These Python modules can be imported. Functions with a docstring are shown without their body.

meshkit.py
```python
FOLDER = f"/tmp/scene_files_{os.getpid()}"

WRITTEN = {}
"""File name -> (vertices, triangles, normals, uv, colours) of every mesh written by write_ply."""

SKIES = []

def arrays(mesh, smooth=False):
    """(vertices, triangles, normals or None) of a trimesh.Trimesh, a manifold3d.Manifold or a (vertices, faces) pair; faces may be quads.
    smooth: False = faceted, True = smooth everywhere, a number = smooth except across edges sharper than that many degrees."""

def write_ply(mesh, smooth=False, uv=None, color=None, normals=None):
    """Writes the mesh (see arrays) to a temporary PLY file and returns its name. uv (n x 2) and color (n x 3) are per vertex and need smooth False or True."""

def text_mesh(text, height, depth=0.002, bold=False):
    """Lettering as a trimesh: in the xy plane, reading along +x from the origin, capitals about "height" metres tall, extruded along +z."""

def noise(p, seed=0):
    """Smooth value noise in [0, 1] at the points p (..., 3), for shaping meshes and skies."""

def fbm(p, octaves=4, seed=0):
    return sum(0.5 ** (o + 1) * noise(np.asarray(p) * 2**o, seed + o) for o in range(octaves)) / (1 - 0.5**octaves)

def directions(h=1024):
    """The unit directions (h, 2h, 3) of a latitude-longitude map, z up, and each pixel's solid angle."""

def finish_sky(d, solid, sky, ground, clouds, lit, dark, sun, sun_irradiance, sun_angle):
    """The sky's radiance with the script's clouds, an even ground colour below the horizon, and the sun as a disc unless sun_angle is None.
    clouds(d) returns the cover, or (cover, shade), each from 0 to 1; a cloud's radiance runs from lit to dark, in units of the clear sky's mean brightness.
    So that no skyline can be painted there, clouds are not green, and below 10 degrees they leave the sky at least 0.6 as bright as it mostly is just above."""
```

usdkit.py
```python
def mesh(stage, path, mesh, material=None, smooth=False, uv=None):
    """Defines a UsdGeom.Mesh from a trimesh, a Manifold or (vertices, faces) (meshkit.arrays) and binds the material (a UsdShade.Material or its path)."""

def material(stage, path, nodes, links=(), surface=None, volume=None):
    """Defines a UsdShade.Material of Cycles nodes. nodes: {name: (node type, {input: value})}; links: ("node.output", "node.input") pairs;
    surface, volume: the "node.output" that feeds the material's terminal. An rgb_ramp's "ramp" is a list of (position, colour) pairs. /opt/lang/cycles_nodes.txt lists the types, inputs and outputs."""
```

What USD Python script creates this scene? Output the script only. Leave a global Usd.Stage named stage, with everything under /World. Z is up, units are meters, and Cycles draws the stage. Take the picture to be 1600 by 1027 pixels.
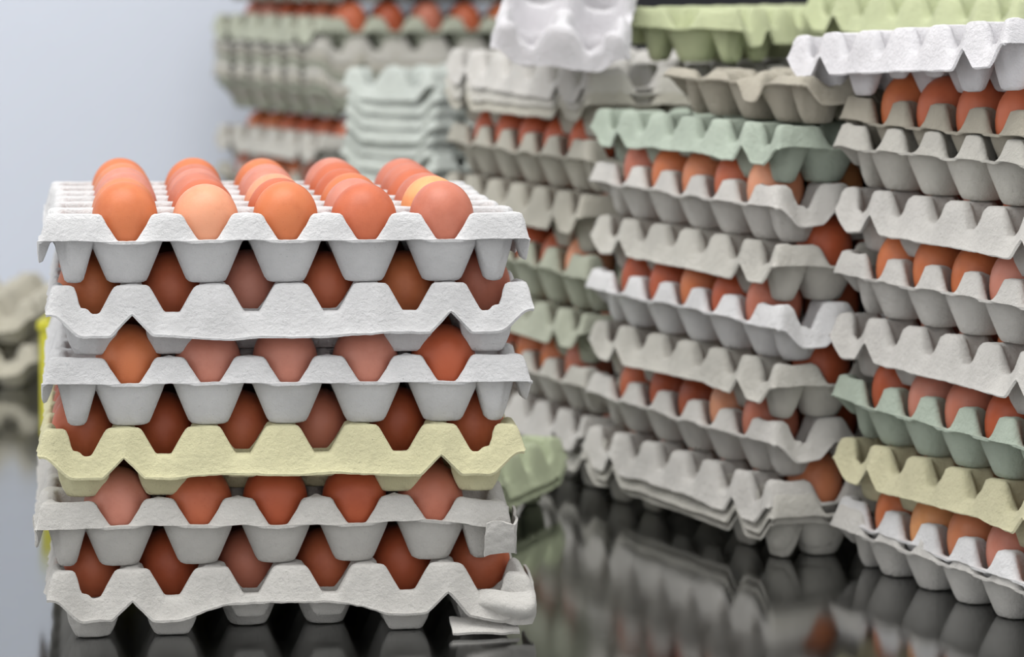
import math, random
import numpy as np
from scipy.ndimage import gaussian_filter
from pxr import Usd, UsdGeom, UsdLux, UsdShade, Gf, Sdf, Vt
import usdkit, meshkit

stage = Usd.Stage.CreateInMemory()
UsdGeom.SetStageUpAxis(stage, UsdGeom.Tokens.z)
UsdGeom.SetStageMetersPerUnit(stage, 1.0)
UsdGeom.Xform.Define(stage, '/World')
UsdGeom.Scope.Define(stage, '/World/Looks')

# ---------------------------------------------------------------- camera
F_PX, PITCH, ROLL, CAM_H = 4701.3, 0.1161, 0.0071, 0.4018
cam = UsdGeom.Camera.Define(stage, '/World/camera')
cam.CreateHorizontalApertureAttr(36.0)
cam.CreateVerticalApertureAttr(36.0 * 1027 / 1600)
cam.CreateFocalLengthAttr(F_PX / 1600 * 36.0)
cam.CreateClippingRangeAttr(Gf.Vec2f(0.05, 100))
cam.CreateFStopAttr(7.2)
cam.CreateFocusDistanceAttr(1.80)
cam.CreateExposureAttr(-0.37)
cp, sp = math.cos(PITCH), math.sin(PITCH)
right, fwd, up = np.array([1., 0, 0]), np.array([0, cp, -sp]), np.array([0, sp, cp])
cr_, sr_ = math.cos(ROLL), math.sin(ROLL)
X, Y = right * cr_ + up * sr_, up * cr_ - right * sr_
M = Gf.Matrix4d(*X, 0, *Y, 0, *(-fwd), 0, 0, 0, CAM_H, 1)
cam.AddTransformOp().Set(M)

# ---------------------------------------------------------------- light
dome = UsdLux.DomeLight.Define(stage, '/World/sky_dome')
dome.CreateIntensityAttr(0.41)
dome.CreateColorAttr(Gf.Vec3f(0.98, 0.99, 1.0))


def rect_light(name, loc, target, w, h, power, color):
    L = UsdLux.RectLight.Define(stage, '/World/' + name)
    L.CreateWidthAttr(w); L.CreateHeightAttr(h); L.CreateIntensityAttr(power); L.CreateColorAttr(Gf.Vec3f(*color))
    z = np.array(loc, float) - np.array(target, float); z /= np.linalg.norm(z)
    x = np.cross([0, 1, 0.01], z); x /= np.linalg.norm(x)
    y = np.cross(z, x)
    L.AddTransformOp().Set(Gf.Matrix4d(*x, 0, *y, 0, *z, 0, *loc, 1))
    return L


rect_light('ceiling_lamp', (-0.35, 1.42, 2.1), (0.0, 2.0, 0.2), 1.9, 1.3, 7.4, (1.0, 0.99, 0.97))
rect_light('window_light', (-2.4, 0.3, 1.3), (0.0, 2.2, 0.2), 1.6, 1.4, 1.35, (0.94, 0.97, 1.0))

# ---------------------------------------------------------------- helpers
counts = {}


def numbered(path):
    n = counts.get(path, 0); counts[path] = n + 1
    return path if n == 0 else f'{path}_{n:03d}'


def tag(p, label=None, cat=None, group=None, kind=None):
    p = p.GetPrim() if hasattr(p, 'GetPrim') else p
    for k, v in (('label', label), ('category', cat), ('group', group), ('kind', kind)):
        if v:
            p.SetCustomDataByKey(k, v)
    return p


def lin(r, g, b):
    c = np.array([r, g, b], float) / 255
    return tuple(np.where(c <= 0.04045, c / 12.92, ((c + 0.055) / 1.055) ** 2.4))


def mesh_n(path, v, f, n, mat=None):
    m = UsdGeom.Mesh.Define(stage, path)
    m.CreatePointsAttr(Vt.Vec3fArray.FromNumpy(np.ascontiguousarray(v, np.float32)))
    m.CreateFaceVertexCountsAttr(Vt.IntArray.FromNumpy(np.full(len(f), f.shape[1], np.int32)))
    m.CreateFaceVertexIndicesAttr(Vt.IntArray.FromNumpy(np.ascontiguousarray(f, np.int32).ravel()))
    m.CreateSubdivisionSchemeAttr('none')
    if n is not None:
        m.CreateNormalsAttr(Vt.Vec3fArray.FromNumpy(np.ascontiguousarray(n, np.float32)))
        m.SetNormalsInterpolation('vertex')
    if mat is not None:
        bind(m.GetPrim(), mat)
    return m


def bind(prim, mat):
    UsdShade.MaterialBindingAPI.Apply(prim).Bind(mat)


def place(x, loc, rz=0.0, tilt=0.0, nod=0.0, sz=1.0):
    """rz about z, then tilt about the thing's own y axis, nod about its x axis (radians)."""
    xf = UsdGeom.Xformable(x)
    xf.AddTranslateOp().Set(Gf.Vec3d(*map(float, loc)))
    if rz: xf.AddRotateZOp().Set(math.degrees(rz))
    if tilt: xf.AddRotateYOp().Set(math.degrees(tilt))
    if nod: xf.AddRotateXOp().Set(math.degrees(nod))
    if sz != 1.0: xf.AddScaleOp().Set(Gf.Vec3f(1, 1, sz))


# ---------------------------------------------------------------- materials
def pulp(name, c, fleck=0.55, bump=0.85, stain=0.06):
    a = lin(*c)
    dark = tuple(x * 0.86 for x in a)
    spk = tuple(x * fleck for x in a)
    return usdkit.material(stage, '/World/Looks/' + name, {
        'geo': ('geometry', {}),
        'big': ('noise_texture', {'scale': 22.0, 'detail': 4.0, 'roughness': 0.6}),
        'bigr': ('rgb_ramp', {'ramp': [(0.35, dark), (0.62, a), (1.0, a)]}),
        'fl': ('noise_texture', {'scale': 620.0, 'detail': 3.0, 'roughness': 0.65}),
        'flr': ('rgb_ramp', {'ramp': [(0.0, (1, 1, 1)), (0.66, (0, 0, 0)), (0.74, (1, 1, 1)), (1, (1, 1, 1))]}),
        'mapf': ('map_range', {'from_min': 0.67, 'from_max': 0.74, 'to_min': 0.0, 'to_max': 0.7, 'clamp': True}),
        'mix': ('mix_color', {'a': a, 'b': spk}),
        'b1': ('noise_texture', {'scale': 300.0, 'detail': 6.0, 'roughness': 0.68}),
        'bp': ('bump', {'strength': bump, 'distance': 0.0024}),
        'p': ('principled_bsdf', {'roughness': 0.92, 'specular_ior_level': 0.15, 'diffuse_roughness': 0.6}),
    }, [('geo.position', 'big.vector'), ('geo.position', 'fl.vector'), ('geo.position', 'b1.vector'), ('big.fac', 'bigr.fac'),
        ('fl.fac', 'mapf.value'), ('mapf.result', 'mix.fac'), ('bigr.color', 'mix.a'), ('mix.result', 'p.base_color'),
        ('b1.fac', 'bp.height'), ('bp.normal', 'p.normal')], surface='p.BSDF')


def shell(name, c, speck=0.5):
    a = lin(*c)
    lo, hi = tuple(np.clip(np.array(a) * (0.84, 0.76, 0.72), 0, 1)), tuple(np.clip(np.array(a) * (1.06, 1.1, 1.14), 0, 1))
    sp_ = tuple(np.array(a) * (0.7, 0.55, 0.5))
    return usdkit.material(stage, '/World/Looks/' + name, {
        'geo': ('geometry', {}),
        'n': ('noise_texture', {'scale': 48.0, 'detail': 5.0, 'roughness': 0.6}),
        'r': ('rgb_ramp', {'ramp': [(0.25, lo), (0.5, a), (0.8, hi)]}),
        's': ('noise_texture', {'scale': 900.0, 'detail': 2.0}),
        'sm': ('map_range', {'from_min': 0.68, 'from_max': 0.78, 'to_min': 0.0, 'to_max': speck, 'clamp': True}),
        'mix': ('mix_color', {'b': sp_}),
        'b': ('bump', {'strength': 0.18, 'distance': 0.0004}),
        'p': ('principled_bsdf', {'roughness': 0.43, 'specular_ior_level': 0.34, 'subsurface_weight': 0.12, 'subsurface_radius': (1, 0.4, 0.25), 'subsurface_scale': 0.003}),
    }, [('geo.position', 'n.vector'), ('geo.position', 's.vector'), ('n.fac', 'r.fac'), ('s.fac', 'sm.value'), ('sm.result', 'mix.fac'),
        ('r.color', 'mix.a'), ('mix.result', 'p.base_color'), ('s.fac', 'b.height'), ('b.normal', 'p.normal')], surface='p.BSDF')


def plain(name, c, rough=0.6, spec=0.4, metallic=0.0, grain=0.1, scale=30):
    a = lin(*c)
    return usdkit.material(stage, '/World/Looks/' + name, {
        'geo': ('geometry', {}), 'n': ('noise_texture', {'scale': float(scale), 'detail': 4.0}),
        'r': ('rgb_ramp', {'ramp': [(0.3, tuple(x * (1 - grain) for x in a)), (0.7, a)]}),
        'p': ('principled_bsdf', {'roughness': rough, 'specular_ior_level': spec, 'metallic': metallic}),
    }, [('geo.position', 'n.vector'), ('n.fac', 'r.fac'), ('r.color', 'p.base_color')], surface='p.BSDF')


P = {
    'white': pulp('pulp_white', (221, 220, 220)),
    'offwhite': pulp('pulp_offwhite', (206, 203, 198)),
    'grey': pulp('pulp_grey', (201, 198, 190), bump=0.85),
    'warm': pulp('pulp_warm_grey', (190, 186, 174), bump=0.85),
    'brown': pulp('pulp_brown_grey', (176, 170, 156), bump=0.8),
    'lilac': pulp('pulp_cool_white', (222, 220, 222), bump=0.9),
    'sage': pulp('pulp_sage', (186, 189, 172)),
    'green': pulp('pulp_pale_green', (178, 188, 174), bump=0.8),
    'lime': pulp('pulp_lime', (200, 206, 168)),
    'moss': pulp('pulp_moss', (188, 196, 166)),
    'cream': pulp('pulp_cream', (224, 219, 182)),
    'straw': pulp('pulp_straw', (204, 199, 168)),
    'beige': pulp('pulp_beige', (200, 195, 180)),
    'mint': pulp('pulp_mint_white', (205, 210, 204)),
}
EGG = [('orange-brown', (197, 114, 72)), ('terracotta', (187, 101, 69)), ('peach', (215, 149, 116)), ('pinkish brown', (187, 114, 92)),
       ('reddish brown', (178, 88, 56)), ('tan', (199, 125, 88)), ('dusky pink', (195, 128, 109)), ('chestnut', (166, 82, 52)), ('apricot', (226, 158, 106))]
EGG = [(n, c, shell('eggshell_' + n.replace(' ', '_').replace('-', '_'), c)) for n, c in EGG]
EI = {n: i for i, (n, c, m) in enumerate(EGG)}

steel = usdkit.material(stage, '/World/Looks/brushed_steel', {
    'geo': ('geometry', {}),
    'map': ('mapping', {'scale': (3.0, 160.0, 1.0), 'rotation': (0, 0, 0.25)}),
    'n': ('noise_texture', {'scale': 4.0, 'detail': 5.0, 'roughness': 0.6}),
    'sm': ('noise_texture', {'scale': 7.0, 'detail': 4.0, 'roughness': 0.6}),
    'rr': ('map_range', {'from_min': 0.3, 'from_max': 0.7, 'to_min': 0.07, 'to_max': 0.13, 'clamp': True}),
    'dust': ('noise_texture', {'scale': 420.0, 'detail': 1.0}),
    'dm': ('map_range', {'from_min': 0.765, 'from_max': 0.80, 'to_min': 0.0, 'to_max': 0.5, 'clamp': True}),
    'mix': ('mix_color', {'a': (0.28, 0.285, 0.285), 'b': (0.62, 0.6, 0.58)}),
    'b': ('bump', {'strength': 0.04, 'distance': 0.0004}),
    'p': ('principled_bsdf', {'metallic': 1.0}),
}, [('geo.position', 'map.vector'), ('map.vector', 'n.vector'), ('geo.position', 'sm.vector'), ('geo.position', 'dust.vector'), ('sm.fac', 'rr.value'), ('rr.result', 'p.roughness'),
    ('dust.fac', 'dm.value'), ('dm.result', 'mix.fac'), ('mix.result', 'p.base_color'), ('n.fac', 'b.height'), ('b.normal', 'p.normal')], surface='p.BSDF')
wall_m = plain('wall_paint', (218, 223, 234), 0.8, 0.2, grain=0.03, scale=3)
floor_m = plain('floor_paint', (92, 92, 92), 0.7, 0.3)
dark_m = plain('dark_cabinet_paint', (34, 34, 37), 0.6, 0.25)
yellow_m = plain('yellow_plastic', (200, 194, 58), 0.45, 0.4, grain=0.05)
leg_m = plain('leg_steel', (150, 152, 152), 0.35, 0.5, metallic=1.0)


def box_mesh(lo, hi, bev=0.0):
    import manifold3d as mf
    lo, hi = np.array(lo, float), np.array(hi, float)
    if bev:
        pts = []
        for s in np.ndindex(2, 2, 2):
            c = np.where(np.array(s) == 0, lo + bev, hi - bev)
            for k in range(3):
                d = np.zeros(3); d[k] = bev * (1 if s[k] else -1)
                pts.append(c + d)
        return mf.Manifold.hull_points(np.array(pts, np.float32))
    return mf.Manifold.cube(list(hi - lo)).translate(list(lo))


# ---------------------------------------------------------------- the room
for nm, lo, hi, m in (('wall_back', (-3.2, 3.75, -0.9), (3.2, 3.85, 2.4), wall_m), ('floor', (-3.2, -1.5, -1.0), (3.2, 3.85, -0.9), floor_m)):
    tag(usdkit.mesh(stage, '/World/' + nm, box_mesh(lo, hi), m), kind='structure')
tb = UsdGeom.Xform.Define(stage, '/World/steel_table')
tag(tb, 'dark brushed stainless steel table top carrying all the egg stacks', 'table')
usdkit.mesh(stage, '/World/steel_table/top', box_mesh((-1.6, 0.95, -0.04), (1.6, 3.74, -0.0004), 0.003), steel, smooth=30)
for i, (x, y) in enumerate(((-1.5, 1.05), (1.5, 1.05), (-1.5, 3.65), (1.5, 3.65))):
    usdkit.mesh(stage, numbered('/World/steel_table/leg'), box_mesh((x - 0.025, y - 0.025, -0.9), (x + 0.025, y + 0.025, -0.04)), leg_m)
cb = UsdGeom.Xform.Define(stage, '/World/dark_cabinet')
tag(cb, 'plain dark cabinet standing behind the right-hand egg stacks', 'cabinet')
usdkit.mesh(stage, '/World/dark_cabinet/body', box_mesh((0.106, 3.22, 0), (1.5, 3.7, 1.0), 0.004), dark_m, smooth=30)
for x0 in (0.114, 0.81):
    usdkit.mesh(stage, numbered('/World/dark_cabinet/door'), box_mesh((x0, 3.204, 0.02), (x0 + 0.68, 3.2195, 0.985), 0.003), dark_m, smooth=30)
yb = UsdGeom.Xform.Define(stage, '/World/yellow_box')
tag(yb, 'bright yellow plastic box half hidden behind the left edge of the nearest stack', 'box')
X0, X1, Y0, Y1, ZT = -0.408, -0.25, 2.575, 2.80, 0.105
wl = box_mesh((X0, Y0, 0), (X1, Y1, ZT), 0.004) - box_mesh((X0 + .004, Y0 + .004, 0.004), (X1 - .004, Y1 - .004, ZT + .1))
usdkit.mesh(stage, '/World/yellow_box/wall', wl, yellow_m, smooth=30)
lip = box_mesh((X0 - .0015, Y0 - .0015, ZT - .008), (X1 + .0015, Y1 + .0015, ZT), 0.001) - box_mesh((X0 + .003, Y0 + .003, 0), (X1 - .003, Y1 - .003, ZT + .1))
usdkit.mesh(stage, '/World/yellow_box/rim', lip, yellow_m, smooth=30)
for k in range(3):
    usdkit.mesh(stage, numbered('/World/yellow_box/rib'), box_mesh((X0 + .02 + k * .05, Y0 - .004, 0.006), (X0 + .026 + k * .05, Y0 + .001, ZT - .011), 0.001), yellow_m, smooth=30)

# ---------------------------------------------------------------- the moulded pulp tray
PITCH_MM, TH, NOMINAL = 48.0, 1.8, 43.4   # cell pitch, wall thickness, stacking height in mm


def tray_sheet(nA=5, nB=6, step=2.4, seed=0, post=None, raise_=0.0, ragged=1.0, dips=(), bend=1.0, soft=1.05):
    """Mid-surface of a tray as a grid. a: the direction of nA cells (low wavy rims at its ends), b: of nB cells (high straight rims). Millimetres."""
    EA, EB = 24.0 * nA, 24.0 * nB
    WA, WB = EA + 28.0, EB + 2.5
    na, nb = int(round(2 * WA / step)), int(round(2 * WB / step))
    A, B = np.meshgrid(np.linspace(-WA, WA, na + 1), np.linspace(-WB, WB, nb + 1), indexing='ij')
    aA, aB = np.abs(A), np.abs(B)
    PT = (NOMINAL - TH - 0.3 if post is None else post)
    off_a, off_b = (nA - 1) / 2, (nB - 1) / 2
    ca = PITCH_MM * (np.clip(np.round(A / PITCH_MM + off_a), 0, nA - 1) - off_a)
    cb = PITCH_MM * (np.clip(np.round(B / PITCH_MM + off_b), 0, nB - 1) - off_b)
    da, db = np.abs(A - ca), np.abs(B - cb)
    pn = 2.6
    r = (da ** pn + db ** pn) ** (1 / pn)
    C = 2.42 * np.maximum(0, r - 11.2) + 4.0 * np.maximum(0, r - 20.6)
    # posts
    pa = PITCH_MM * (np.clip(np.round(A / PITCH_MM + nA / 2), 0, nA) - nA / 2)
    pbk = np.clip(np.round(B / PITCH_MM + nB / 2), 0, nB) - nB / 2
    pb = np.clip(PITCH_MM * pbk, -(EB - 4.5), EB - 4.5)
    ta, tb_ = np.abs(A - pa), np.abs(B - pb)
    tb_ = np.where(aB > EB - 4.5, (aB - (EB - 4.5)) * 2.7, tb_)
    ta = np.where(aA > EA, 0, ta)
    d = (ta ** 3 + tb_ ** 3) ** (1 / 3)
    R = np.clip(PT - (d - 9.5) * (PT - 24.6) / 9.3, 24.6, PT)
    cr_b = np.clip((aB - (WB - 21)) / 19, 0, 1); cr_b = cr_b * cr_b * (3 - 2 * cr_b)
    RA = 12.2 + 13.3 * cr_b
    if raise_ and nB == 6:
        RA = RA + raise_ * np.exp(-(aB / 56) ** 6)
    # notches in the low rim between the first two and last two feet
    if nB >= 4:
        for sg in (-1, 1):
            RA = RA + 13 * np.maximum(0, 1 - np.abs(B - sg * (EB - 48)) / 12.5)
    R = np.maximum(R, np.where(aB > EB - 2, 25.6, 0))
    # the skirt outside the end posts, an almost flat slope with shallow creases down to the low rim
    tpost = np.abs(B - PITCH_MM * pbk)
    tri = 1.5 * np.clip((15.5 - tpost) / 10.5, 0, 1) - 0.8 * np.clip(1 - tpost / 1.6, 0, 1)
    S = RA + np.maximum(0, WA - 1.2 - aA) * 3.6 + 4.6 * (tri - 0.9) * np.clip((WA - aA - 1.0) / 4, 0, 1)
    R = np.where(aA > EA, np.minimum(R, S), R)
    # feet: pockets behind the skirt
    fb = np.abs(B - cb)
    fa = aA - EA - 8.0
    wc = np.clip((aB - (EB - 36)) / 8, 0, 1) * np.clip((EB - 11 - aB) / 5, 0, 1)      # the corner pocket opens out to the rim
    rf = (np.where(fa < 0, -fa * 1.25, fa * (3.1 - 1.7 * wc)) ** 3.2 + (0.66 * fb + 1.5 * np.maximum(0, fb - 14)) ** 3.2) ** (1 / 3.2)
    shallow = (np.abs(cb) < EB - 72 - 1) & (nB >= 5)
    CF = np.where(shallow, 10.0, 0.0) + 2.9 * np.maximum(0, rf - np.where(shallow, 5.2, 6.4))
    CF = np.where(aA > EA - 8, CF, 99)
    k = 1.2
    H = -k * np.log(np.exp(-C / k) + np.exp(-R / k) + np.exp(-np.minimum(CF, 99) / k)) + 0.0
    H = np.maximum(H, 0)
    H = gaussian_filter(H, soft / step, mode='nearest')
    H = np.where(H > PT - 1.5, np.minimum(H, PT), H)
    lipm = np.clip((aB - (WB - 3.2)) / 2.0, 0, 1) * np.clip((EA + 6 - aA) / 6, 0, 1)
    # rim unevenness
    e = np.minimum(WA - aA, WB - aB)
    near = np.clip(1 - e / 14, 0, 1)
    nz = lambda sc, sd: meshkit.fbm(np.stack([A / sc + 31, B / sc + 17, np.full_like(A, 3.7 + seed * 7.3)], -1), 3, sd + seed) - 0.5
    H = H + near * nz(45, 1) * 5.0 * ragged
    H = H + nz(120, 2) * 2.2 * bend * np.clip(H / 20, 0, 1) * (H < PT - 2)
    for (ax, pos, wid, dz) in dips:      # a dent in a rim: ('b+', position along a, width, depth)
        t, edge = (A, B * (1 if ax[1] == '+' else -1) - WB) if ax[0] == 'b' else (B, A * (1 if ax[1] == '+' else -1) - WA)
        H = H + dz * np.exp(-((t - pos) / wid) ** 4) * np.clip(1 + edge / 13, 0, 1)
    near2 = np.clip(1 - e / 7, 0, 1)
    ga, gb = nz(9, 5) * 2.4 * ragged + nz(60, 7) * 5.0 * ragged, nz(9, 6) * 2.4 * ragged + nz(60, 8) * 5.0 * ragged
    sa, sb = np.sign(A), np.sign(B)
    on_a = (WA - aA < WB - aB + 2)
    A2 = A + np.where(on_a, sa * ga, 0) * near2
    B2 = B + np.where(~on_a | (np.abs(WA - aA - WB + aB) < 3), sb * gb, 0) * near2
    Z = H + TH / 2 + nz(4, 9) * 0.6
    return dict(P=np.stack([A2, B2, Z], -1), A=A, B=B, H=H, ca=ca, cb=cb, pa=pa, pb=pb, EA=EA, EB=EB, WA=WA, WB=WB, nA=nA, nB=nB, shallow=shallow)


def build_tray(path, g, mat=None, warp=None, detailed=True):
    """Rim, feet, cups and posts of one tray, each a mesh under path; neighbours share their border and its normals."""
    Pm = g['P'].copy()
    if warp is not None:
        Pm = warp(Pm, g)
    Pm = Pm / 1000.0
    n0, n1 = Pm.shape[:2]
    nrm = np.cross(np.gradient(Pm, axis=0), np.gradient(Pm, axis=1))
    nrm /= np.linalg.norm(nrm, axis=-1, keepdims=True) + 1e-12
    h = TH / 2000.0
    top, bot = Pm + nrm * h, Pm - nrm * h
    V = np.concatenate([top.reshape(-1, 3), bot.reshape(-1, 3)])
    N = np.concatenate([nrm.reshape(-1, 3), -nrm.reshape(-1, 3)])
    NV = n0 * n1
    idx = np.arange(NV).reshape(n0, n1)
    q = np.stack([idx[:-1, :-1], idx[1:, :-1], idx[1:, 1:], idx[:-1, 1:]], -1)
    mid = lambda x: (x[:-1, :-1] + x[1:, 1:]) / 2
    a, b, H = mid(g['A']), mid(g['B']), mid(g['H'])
    aa, ab = np.abs(a), np.abs(b)
    key = np.full(a.shape, -1, int)                      # -1: rim
    ia = np.clip(np.round(a / 48 + (g['nA'] - 1) / 2), 0, g['nA'] - 1).astype(int)
    ib = np.clip(np.round(b / 48 + (g['nB'] - 1) / 2), 0, g['nB'] - 1).astype(int)
    cup = 1000 + ia * 20 + ib
    ja = np.clip(np.round(a / 48 + g['nA'] / 2), 0, g['nA']).astype(int)
    jb = np.clip(np.round(b / 48 + g['nB'] / 2), 0, g['nB']).astype(int)
    posts = 2000 + ja * 20 + jb
    inner = (aa < g['EA'] + 3) & (ab < g['WB'] - 3.5)
    key = np.where(inner & (H <= 26.2), cup, key)
    key = np.where((H > 26.2) & (ab < g['WB'] - 1.2) & (aa < g['EA'] + 19), posts, key)
    foot = (aa > g['EA'] - 2) & (aa < g['EA'] + 20) & (ab < g['WB'] - 3) & (H < 16.2)
    key = np.where(foot & ~mid(g['shallow']).astype(bool), 3000 + (a > 0) * 20 + ib, key)
    qt = q.reshape(-1, 4); kf = key.ravel()
    # closing strip round the outline
    ring = np.concatenate([idx[:, 0], idx[-1, 1:], idx[-2::-1, -1], idx[0, -2:0:-1]])
    nx = np.roll(ring, -1)
    c0 = len(V)
    out = V[ring] - V[:NV].mean(0); out[:, 2] = 0; out /= np.linalg.norm(out, axis=1, keepdims=True)
    V = np.concatenate([V, V[ring], V[ring + NV]]); N = np.concatenate([N, out, out])
    m = len(ring); k = np.arange(m); k2 = (k + 1) % m
    strip = np.stack([c0 + k, c0 + m + k, c0 + m + k2, c0 + k2], -1)

    def put(name, sel, extra=None):
        f = qt[sel]
        if not len(f) and extra is None:
            return
        f = np.concatenate([f, f[:, ::-1] + NV] + ([extra] if extra is not None else []))
        u, inv = np.unique(f, return_inverse=True)
        mesh_n(numbered(f'{path}/{name}'), V[u], inv.reshape(f.shape), N[u], mat)
    put('rim', kf == -1, strip)
    for kk in np.unique(kf):
        if kk >= 0:
            put({1: 'cup', 2: 'post', 3: 'foot'}[kk // 1000], kf == kk)


PROTO = {}


def proto(name, **kw):
    path = '/World/' + name
    stage.CreateClassPrim(path)
    prim = stage.GetPrimAtPath(path); prim.SetTypeName('Xform')
    build_tray(path, tray_sheet(**kw))
    PROTO[name] = path


proto('tray_form', seed=1, step=2.2)
proto('tray_form_worn', seed=2, step=2.2, ragged=1.5, raise_=0.5)
proto('tray_form_torn', seed=3, step=2.2, ragged=1.8, raise_=3, bend=1.6)
proto('tray_form_short', seed=4, step=2.6, nA=3, nB=3)
proto('tray_form_narrow', seed=5, step=2.8, nA=4, nB=2, ragged=1.4)
proto('tray_form_strip', seed=6, step=2.6, nA=1, nB=6, ragged=1.5)
proto('tray_form_low', seed=7, step=2.4, nA=3, nB=4, post=31, dips=[('b-', 30, 15, -13)], ragged=1.3)
proto('tray_form_piece', seed=8, step=2.6, nA=1, nB=2, ragged=2.0)


def put_tray(name, form, mat, loc, rz, label, group, sz=1.0, tilt=0.0, nod=0.0):
    x = UsdGeom.Xform.Define(stage, numbered('/World/' + name))
    place(x, loc, rz, tilt, nod, sz)
    x.GetPrim().GetReferences().AddInternalReference(PROTO[form])
    x.GetPrim().SetInstanceable(True)
    bind(x.GetPrim(), P[mat])
    tag(x, label, 'egg tray', group)
    return x


# ---------------------------------------------------------------- eggs
MID = 0.022   # an egg's origin lies where its cup holds it


def egg_mesh(R, L, k, seg=36, rings=26):
    t = -np.cos(np.linspace(0, np.pi, rings))
    rad = R * np.sqrt(np.maximum(0, 1 - t * t)) * (1 + k * t) / (1 + 0.5 * k * k)
    z = (t + 1) * L / 2 - MID
    ph = np.arange(seg) * 2 * np.pi / seg
    v = np.stack([rad[1:-1, None] * np.cos(ph), rad[1:-1, None] * np.sin(ph), np.repeat(z[1:-1, None], seg, 1)], -1).reshape(-1, 3)
    v = np.vstack([v, [[0, 0, -MID], [0, 0, L - MID]]])
    n = rings - 2
    i, j = np.meshgrid(np.arange(n - 1), np.arange(seg), indexing='ij')
    f = [np.stack([i * seg + j, i * seg + (j + 1) % seg, (i + 1) * seg + (j + 1) % seg], -1).reshape(-1, 3),
         np.stack([i * seg + j, (i + 1) * seg + (j + 1) % seg, (i + 1) * seg + j], -1).reshape(-1, 3)]
    j = np.arange(seg)
    f.append(np.stack([np.full(seg, n * seg), (j + 1) % seg, j], -1))
    f.append(np.stack([np.full(seg, n * seg + 1), (n - 1) * seg + j, (n - 1) * seg + (j + 1) % seg], -1))
    f = np.vstack(f)
    return meshkit.arrays((v, f), True)


EGGS = [egg_mesh(0.0205, 0.0575, 0.13), egg_mesh(0.0208, 0.0568, 0.10), egg_mesh(0.0201, 0.0580, 0.16), egg_mesh(0.0205, 0.0566, 0.12)]
EGGS_LOW = [egg_mesh(0.0199, 0.0572, 0.13, 24, 16), egg_mesh(0.0203, 0.0565, 0.10, 24, 16), egg_mesh(0.0195, 0.0578, 0.16, 24, 16)]
rnd = random.Random(11)


def put_egg(loc, label, group, tone=None, low=False):
    t = EI[tone] if tone else rnd.choices(range(len(EGG)), [5, 5, 1.2, 3, 3, 2, 1.5, 2.2, .7])[0]
    v, f, n = rnd.choice(EGGS_LOW if low else EGGS)
    m = mesh_n(numbered('/World/egg'), v, f, n, EGG[t][2])
    xf = UsdGeom.Xformable(m)
    xf.AddTranslateOp().Set(Gf.Vec3d(float(loc[0]), float(loc[1]), float(loc[2]) + MID))
    xf.AddRotateXYZOp().Set(Gf.Vec3f(rnd.uniform(-4, 4), rnd.uniform(-4, 4), rnd.uniform(0, 360)))
    tag(m, label.format(tone=EGG[t][0]), 'egg', group)


ORD = 'first second third fourth fifth sixth seventh eighth ninth tenth eleventh twelfth thirteenth fourteenth fifteenth sixteenth seventeenth eighteenth nineteenth twentieth twenty-first twenty-second'.split()


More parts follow.
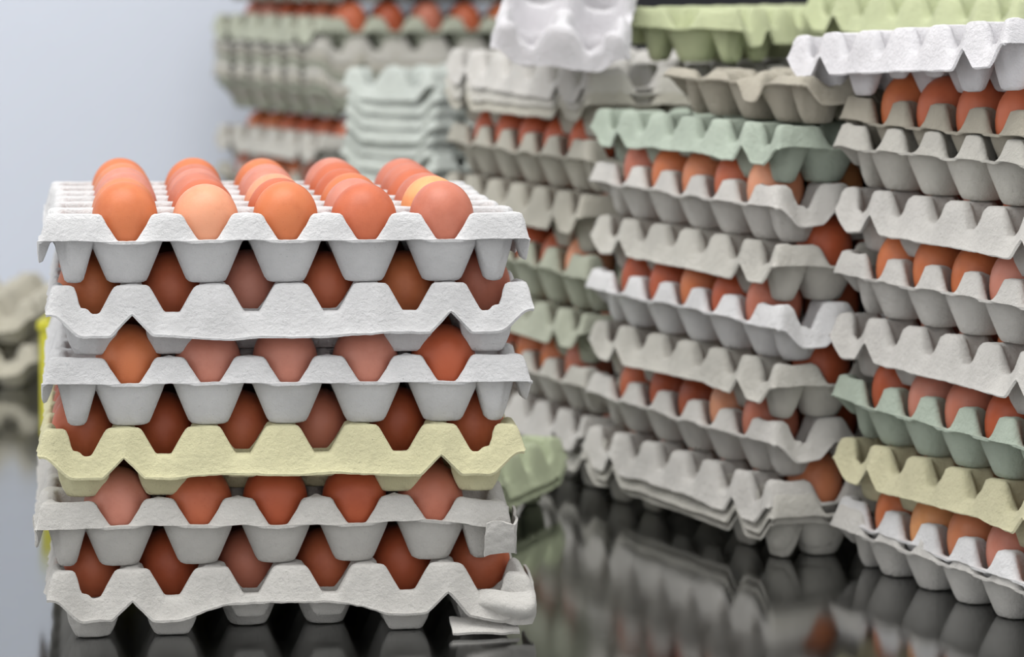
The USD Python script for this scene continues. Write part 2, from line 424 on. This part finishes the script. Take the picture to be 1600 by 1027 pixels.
class Stack:
    """A stack of trays: (x, y) the middle of its front edge on the table, yaw its turn; u runs right along the front, v back."""

    def __init__(s, x, y, yaw):
        s.o, s.yaw = np.array([x, y]), yaw
        s.u, s.v = np.array([math.cos(yaw), math.sin(yaw)]), np.array([-math.sin(yaw), math.cos(yaw)])

    def at(s, u, v, z):
        p = s.o + u * s.u + v * s.v
        return (p[0], p[1], z)

    def cells(s, wide):
        """{(row from the front, column from the left): (u, v)}; wide: 6 columns, else 5."""
        nu, nv = (6, 5) if wide else (5, 6)
        return {(j, i): (0.048 * (i - (nu - 1) / 2), 0.148 + 0.048 * (j - (nv - 1) / 2)) for i in range(nu) for j in range(nv)}


# ---------------------------------------------------------------- the nearest stack, six trays, each modelled by itself
FS = Stack(-0.1352, 1.8017, 0.1392)
NEAR = 'egg trays of the nearest stack'


def corner_sag(sgn_a, sgn_b, dz, push, rad):
    def w(Pm, g):
        da, db = g['WA'] - sgn_a * g['A'], g['WB'] - sgn_b * g['B']
        k = np.clip(1 - np.hypot(da, db) / rad, 0, 1) ** 1.2
        Q = Pm.copy()
        Q[..., 2] = np.maximum(Q[..., 2] + dz * k * np.clip(g['H'] / 14, 0, 1), 0.9)
        Q[..., 0] += sgn_a * push * k; Q[..., 1] += sgn_b * push * k
        return Q
    return w


HL = 0.0434
near = [  # bottom first: wide (6 cells across the front), material, label, sheet settings, jitter (u, v, turn), warp
    (True, 'offwhite', 'off-white pulp egg tray with torn right corner at the foot of the nearest stack', dict(seed=11, raise_=9, ragged=1.5), (0.002, 0, 0.0), corner_sag(-1, -1, -9, 5, 45)),
    (False, 'offwhite', 'off-white pulp egg tray with folded corner flap, second from bottom of the nearest stack', dict(seed=12, ragged=1.6, bend=2), (-0.006, 0.002, 0.004), corner_sag(1, -1, -7, -3, 60)),
    (True, 'cream', 'cream yellow pulp egg tray third from bottom in the nearest stack', dict(seed=13, ragged=1.6, raise_=2), (-0.002, 0.0, -0.004), None),
    (False, 'white', 'white pulp egg tray resting on the cream yellow tray of the nearest stack', dict(seed=14, ragged=1.0), (0.001, 0, 0.003), None),
    (True, 'white', 'white pulp egg tray second from the top of the nearest stack', dict(seed=15, ragged=1.2, raise_=-1), (0.003, 0, 0.0), None),
    (False, 'white', 'white pulp egg tray on top of the nearest stack, filled with thirty bare eggs', dict(seed=16, ragged=0.8), (0.0, 0, 0.002), None),
]
TONES = {  # front rows as in the photograph, top tray by rows
    (5, 0): ['orange-brown', 'peach', 'orange-brown', 'terracotta', 'pinkish brown'], (5, 1): ['tan', 'terracotta', 'terracotta', 'dusky pink', 'apricot'],
    (5, 2): ['dusky pink', 'pinkish brown', 'peach', 'orange-brown', 'pinkish brown'], (5, 3): ['dusky pink', 'dusky pink', 'dusky pink', 'terracotta', 'terracotta'],
    (5, 4): ['tan', 'pinkish brown', 'dusky pink', 'terracotta', 'pinkish brown'], (5, 5): ['orange-brown', 'orange-brown', 'orange-brown', 'dusky pink', 'pinkish brown'],
    (4, 0): ['orange-brown', 'terracotta', 'dusky pink', 'terracotta', 'orange-brown', 'pinkish brown'], (3, 0): ['orange-brown', 'dusky pink', 'dusky pink', 'dusky pink', 'reddish brown'],
    (2, 0): ['terracotta', 'chestnut', 'terracotta', 'pinkish brown', 'chestnut', 'terracotta'], (1, 0): ['dusky pink', 'terracotta', 'reddish brown', 'reddish brown', 'pinkish brown'],
    (0, 0): ['terracotta', 'reddish brown', 'pinkish brown', 'terracotta', 'reddish brown', 'terracotta']}
LAYER = ['bottom tray', 'second tray from the bottom', 'third tray from the bottom', 'third tray from the top', 'second tray from the top', 'top tray']
for k, (wide, mat, label, kw, (ju, jv, jr), warp) in enumerate(near):
    x = UsdGeom.Xform.Define(stage, numbered('/World/egg_tray'))
    place(x, FS.at(ju, 0.148 + jv, k * HL), FS.yaw + jr + (math.pi / 2 if wide else 0))
    build_tray(str(x.GetPath()), tray_sheet(step=1.4, soft=0.75, **kw), P[mat], warp)
    tag(x, label, 'egg tray', NEAR)
    for (j, i), (u, v) in FS.cells(wide).items():
        nu, nv = (6, 5) if wide else (5, 6)
        if k < 5 and not (j in (0, 1, nv - 1) or i in (0, nu - 1)):
            continue
        tones = TONES.get((k, j))
        if k == 5:
            lb = '{tone} egg, ' + ORD[i] + ' from left, ' + ('front row' if j == 0 else 'back row' if j == 5 else ORD[j] + ' row') + ', top tray of nearest stack'
        elif j == 0:
            lb = '{tone} egg, ' + ORD[i] + ' from left in front, ' + LAYER[k] + ', nearest stack'
        elif i not in (0, nu - 1):
            lb = '{tone} egg, ' + ORD[i] + ' from left, ' + ('back row' if j == nv - 1 else 'second row') + ', ' + LAYER[k] + ', nearest stack'
        else:
            lb = '{tone} egg, ' + ('left' if i == 0 else 'right') + ' side, ' + ('back row' if j == nv - 1 else ORD[j] + ' row') + ', ' + LAYER[k] + ', nearest stack'
        put_egg(FS.at(u + ju, v + jv, k * HL + 0.0028), lb, 'eggs in the nearest stack', tones[i] if tones else None)

# ---------------------------------------------------------------- the stacks behind
rj = random.Random(5)


def stack(S, layers, where, group, prefix='egg_tray'):
    """layers: (z, wide, form, material, label, height to the next, eggs as {(row, column)} or None, tilt, du)"""
    egg_layer = sum(1 for L in layers if L[6])
    for (z, wide, form, mat, label, nxt, eggs, tilt, du) in layers:
        ju, jv, jr = rj.uniform(-.003, .003), rj.uniform(-.002, .002), rj.uniform(-.012, .012)
        rz = S.yaw + jr + (math.pi / 2 if wide else 0) + (math.pi if rj.random() < .5 else 0)
        sz = nxt / (NOMINAL / 1000)
        th = tilt if not wide else 0
        c, s_ = math.cos(rz - S.yaw), math.sin(rz - S.yaw)
        put_tray(prefix, form, mat, S.at(ju + du, 0.148 + jv, z), rz, label, group, sz, tilt * c, -tilt * s_)
        if eggs:
            cells = S.cells(wide)
            nu, nv = (6, 5) if wide else (5, 6)
            for (j, i) in eggs(nu, nv):
                u, v = cells[(j, i)]
                pos = (ORD[i] + ' from left') if j == 0 else (('left' if i == 0 else 'right') + ' side ' + ORD[j] + ' row')
                put_egg(S.at(u + ju + du, v + jv, z + 0.0036 * sz), '{tone} egg, ' + pos + ', ' + ORD[egg_layer - 1] + ' egg layer, ' + where, 'eggs in the ' + where, low=True)
            egg_layer -= 1


front_right = lambda nu, nv: [(0, i) for i in range(nu)] + [(j, nu - 1) for j in range(1, nv)]
front_left = lambda nu, nv: [(0, i) for i in range(nu)] + [(j, 0) for j in range(1, nv)]
front_only = lambda nu, nv: [(0, i) for i in range(nu)]

# rightmost stack
S4 = Stack(0.2762, 1.918, -1.1744)
w4, g4 = 'rightmost stack', 'egg trays of the rightmost stack'
h = 0.0430
stack(S4, [
    (0.000, False, 'tray_form', 'offwhite', 'lower of two nested off-white egg trays under the rightmost stack', .0434, None, 0, 0),
    (0.0055, False, 'tray_form_worn', 'white', 'upper of two nested white egg trays at the foot of the rightmost stack', .0425, front_left, 0, 0),
    (0.048, True, 'tray_form_torn', 'straw', 'straw yellow egg tray low in the rightmost stack', .0415, front_left, 0, 0),
    (0.0895, False, 'tray_form_worn', 'green', 'pale green egg tray on the straw yellow tray of the rightmost stack', h, front_left, 0, 0),
    (0.1325, True, 'tray_form_worn', 'offwhite', 'off-white ragged egg tray on the pale green tray of the rightmost stack', h, front_left, 0, 0),
    (0.1758, False, 'tray_form', 'offwhite', 'off-white straight-edged egg tray halfway up the rightmost stack', h, front_left, 0, 0),
    (0.2190, True, 'tray_form_worn', 'offwhite', 'off-white wavy-edged egg tray, third from top of egg-filled rightmost stack', h, front_left, 0, 0),
    (0.2622, False, 'tray_form_torn', 'grey', 'light grey egg tray with creased edge cradling the brown-grey tray, rightmost stack', .043, None, 0, 0),
    (0.2800, False, 'tray_form_worn', 'brown', 'brown-grey egg tray just beneath the topmost white tray of rightmost stack', .0434, front_left, 0, 0),
], w4, g4)
put_tray('egg_tray', 'tray_form_worn', 'lilac', S4.at(-0.045, 0.132, 0.3285), S4.yaw + math.pi / 2 - 0.02, 'empty white rough egg tray lying tilted on top of the rightmost stack', g4, 1.0, 0.0, -0.055)

# second stack from the right
S3 = Stack(0.1183, 2.1784, -1.1376)
w3, g3 = 'second stack from right', 'egg trays of the second stack from right'
h = 0.0409
stack(S3, [
    (0.000, True, 'tray_form_worn', 'grey', 'lowest grey egg tray under the second stack from right', .0425, None, 0, 0),
    (0.006, True, 'tray_form', 'grey', 'grey egg tray nested in the lowest tray of second stack from right', .0425, None, 0, 0),
    (0.0120, True, 'tray_form_torn', 'offwhite', 'pale grey egg tray topping the nested base of second stack from right', .0452, front_right, 0, 0),
    (0.0577, False, 'tray_form_worn', 'offwhite', 'pale straight-edged egg tray, lowest with eggs showing above, second stack from right', h, front_right, 0, 0),
    (0.0986, True, 'tray_form_torn', 'grey', 'grey wavy-edged egg tray low in second stack from right', h, front_right, 0, 0),
    (0.1395, False, 'tray_form', 'white', 'white straight-edged egg tray halfway up second stack from right', h, front_right, 0, 0),
    (0.1804, True, 'tray_form_worn', 'grey', 'grey wavy-edged egg tray above the white tray in second stack from right', h, front_right, 0, 0),
    (0.2213, False, 'tray_form_worn', 'offwhite', 'pale egg tray directly under the mint green tray, second stack from right', h, front_right, 0, 0),
    (0.2622, True, 'tray_form_torn', 'green', 'mint green ragged egg tray covering the second stack from right', .0409, None, 0, 0),
], w3, g3)
put_tray('egg_tray', 'tray_form_low', 'brown', S3.at(0.055, 0.110, 0.3035), S3.yaw, 'crushed grey-brown egg tray on the mint green tray of second stack from right', g3, 1.0)

# third stack from the right
S2 = Stack(-0.0035, 2.4705, -1.16)
w2, g2 = 'third stack from right', 'egg trays of the third stack from right'
stack(S2, [
    (0.000, True, 'tray_form', 'grey', 'lowest grey egg tray under the third stack from right', .0425, None, 0, 0),
    (0.0155, True, 'tray_form_worn', 'offwhite', 'pale egg tray nested into the lowest tray of third stack from right', .043, front_right, 0, 0),
    (0.0585, False, 'tray_form', 'grey', 'grey straight-edged egg tray low in third stack from right', .0395, front_right, 0, 0),
    (0.098, True, 'tray_form_worn', 'sage', 'sage grey wavy-edged egg tray low in third stack from right', .0417, front_right, 0, 0),
    (0.1397, False, 'tray_form', 'sage', 'sage grey straight-edged egg tray halfway up third stack from right', .0472, front_right, 0, 0),
    (0.1869, True, 'tray_form_worn', 'warm', 'warm grey wavy-edged egg tray in upper half of third stack from right', .0472, front_right, 0, 0),
    (0.2341, False, 'tray_form_worn', 'warm', 'warm grey egg tray with topmost row of eggs, third stack from right', .0430, front_right, 0, 0),
    (0.2775, True, 'tray_form', 'warm', 'warm grey egg tray lying on the top eggs of third stack from right', .0425, None, 0, 0),
    (0.2860, True, 'tray_form', 'grey', 'empty grey egg tray nested below the topmost one, third stack from right', .0425, None, 0, 0),
    (0.2945, True, 'tray_form', 'offwhite', 'empty pale egg tray topmost on the third stack from right', .0430, None, -0.03, 0),
], w2, g2)

# far stack at the wall
S1 = Stack(-0.083, 3.371, 0.50)
w1, g1 = 'far stack by the wall', 'egg trays of the far stack by the wall'
lay1 = [(0.0, False), (0.0125, False), (0.0555, True), (0.0985, False), (0.1415, True), (0.185, False), (0.2480, True), (0.2580, True), (0.2670, True), (0.2760, True), (0.2850, True), (0.2940, True), (0.3150, False), (0.3740, True), (0.4174, False)]
nam1 = ['lowest egg tray', 'second lowest egg tray', 'third lowest egg tray', 'fourth lowest egg tray', 'fifth lowest egg tray', 'greenish grey egg tray holding the lower visible eggs', 'grey egg tray covering the lower visible eggs',
        'first of the nested empty egg trays, counted upward', 'second of the nested empty egg trays, counted upward', 'third of the nested empty egg trays, counted upward', 'fourth of the nested empty egg trays, counted upward', 'fifth of the nested empty egg trays, counted upward',
        'pale egg tray holding the upper shaded eggs', 'egg tray over the upper shaded eggs', 'topmost egg tray']
stack(S1, [(z, w, ['tray_form', 'tray_form_worn'][i % 2], ['sage', 'warm', 'grey'][i % 3], nam1[i] + ', far stack by the wall', .0432, front_left if z in (.185, .315, .1415) else None, 0, 0) for i, (z, w) in enumerate(lay1)], w1, g1)

# nested pile of small empty trays between the far stack and the third stack
n_, v_ = np.array([0.866, -0.5]), np.array([0.5, 0.866])
c = np.array([-0.072, 2.79]) + v_ * 0.124 - n_ * 0.052
for k in range(22):
    put_tray('egg_tray', 'tray_form_narrow', 'mint', (c[0] + rj.uniform(-.003, .003), c[1] + rj.uniform(-.003, .003), k * 0.01305), -math.pi / 6 + math.pi / 2 + rj.uniform(-.03, .03),
             'small mint-white empty egg tray, ' + ('topmost' if k == 21 else ORD[21 - k] + ' from top') + ', nested pile beside the far stack', 'small empty egg trays in the nested pile')
# green pair on the table behind the nearest stack
for k in range(2):
    put_tray('egg_tray', 'tray_form_short', 'moss', (-0.0755, 2.267, k * 0.007), -0.347, ['lower', 'upper'][k] + ' of two nested pale green egg trays on the table right behind the nearest stack', 'pale green egg trays behind the nearest stack')
# beige pile at the left edge
for k in range(2):
    put_tray('egg_tray', 'tray_form', 'beige', (-0.61, 3.05, k * 0.0434), math.pi / 2, ['lower', 'upper'][k] + ' of two beige egg trays by the wall at the left edge', 'beige egg trays at the left edge')
# lime trays lying across the tops
yw = math.pi / 3
put_tray('egg_tray', 'tray_form_strip', 'lime', (0.203, 2.485, 0.337), -math.pi / 6, 'lime green egg tray atop the third stack from right, beside torn white piece', 'lime green egg trays on top')
put_tray('egg_tray', 'tray_form_strip', 'grey', S3.at(-0.04, 0.265, 0.3036), S3.yaw + math.pi / 2, 'narrow grey egg tray under the lime one, at the back of second stack from right', g3)
put_tray('egg_tray', 'tray_form_strip', 'lime', S3.at(-0.04, 0.265, 0.3472), S3.yaw + math.pi / 2 + 0.02, 'lime green egg tray behind the white tray topping the rightmost stack', 'lime green egg trays on top')
put_tray('egg_tray', 'tray_form_piece', 'lilac', (0.040, 2.365, 0.350), math.pi / 2 - 0.15, 'torn white piece of egg tray leaning on top of the third stack from right', None, 1.0, -0.55, 0.10)

# torn flaps of the nearest stack, parts of the two lowest trays
def sheet(path, fn, ns, nt, mat, th=0.0016):
    S_, T_ = np.meshgrid(np.linspace(0, 1, ns), np.linspace(0, 1, nt), indexing='ij')
    Q = np.stack(fn(S_, T_), -1)
    Q = Q + (meshkit.fbm(Q * 70 + 5, 3, 3)[..., None] - 0.5) * 0.004
    n = np.cross(np.gradient(Q, axis=0), np.gradient(Q, axis=1)); n /= np.linalg.norm(n, axis=-1, keepdims=True)
    V = np.concatenate([(Q + n * th / 2).reshape(-1, 3), (Q - n * th / 2).reshape(-1, 3)])
    idx = np.arange(ns * nt).reshape(ns, nt)
    q = np.stack([idx[:-1, :-1], idx[1:, :-1], idx[1:, 1:], idx[:-1, 1:]], -1).reshape(-1, 4)
    ring = np.concatenate([idx[:, 0], idx[-1, 1:], idx[-2::-1, -1], idx[0, -2:0:-1]]); nx = np.roll(ring, -1); o = ns * nt
    f = np.concatenate([q, q[:, ::-1] + o, np.stack([ring, ring + o, nx + o, nx], -1)])
    return usdkit.mesh(stage, numbered(path), (V, f), mat, smooth=40)


def flap_hang(s_, t_):          # front plate, then a fold back round the corner
    u = np.where(s_ < .45, .126 + .018 * s_ / .45, .144 + .004 * np.sin((s_ - .45) * 3))
    v = np.where(s_ < .45, -.006 - .002 * s_, -.007 + .07 * (s_ - .45))
    z = .0255 - .020 * t_ + .002 * np.sin(6 * s_) + .010 * np.maximum(0, s_ - .5)
    return u, v - .148 + .004 * t_ * (s_ < .5), z


tag(sheet('/World/egg_tray_001/torn_flap', flap_hang, 26, 16, P['offwhite']).GetPrim(), 'torn corner flap folded down')


def flap_bulge(s_, t_):
    u = np.minimum(.113 + .055 * s_, .1475 + .004 * s_)
    v = .016 * np.maximum(0, 1 - s_ / .3) - .002 - .009 * np.sin(math.pi * np.clip(t_ * 1.3, 0, 1)) + .16 * np.maximum(0, s_ - .62)
    z = .024 - .018 * t_ + .007 * s_ * (1 - .5 * t_) + .002 * np.sin(9 * s_)
    return v - .148, -u, z


def flap_floor(s_, t_):
    u = .098 + .042 * s_
    return -.148 - .006 + .018 * t_, -u, .0025 + .006 * t_ - .001 * s_


tag(sheet('/World/egg_tray/torn_flap', flap_bulge, 22, 16, P['offwhite']).GetPrim(), 'bulging torn corner')
tag(sheet('/World/egg_tray/torn_flap', flap_floor, 18, 10, P['offwhite']).GetPrim(), 'torn strip lying on the table')
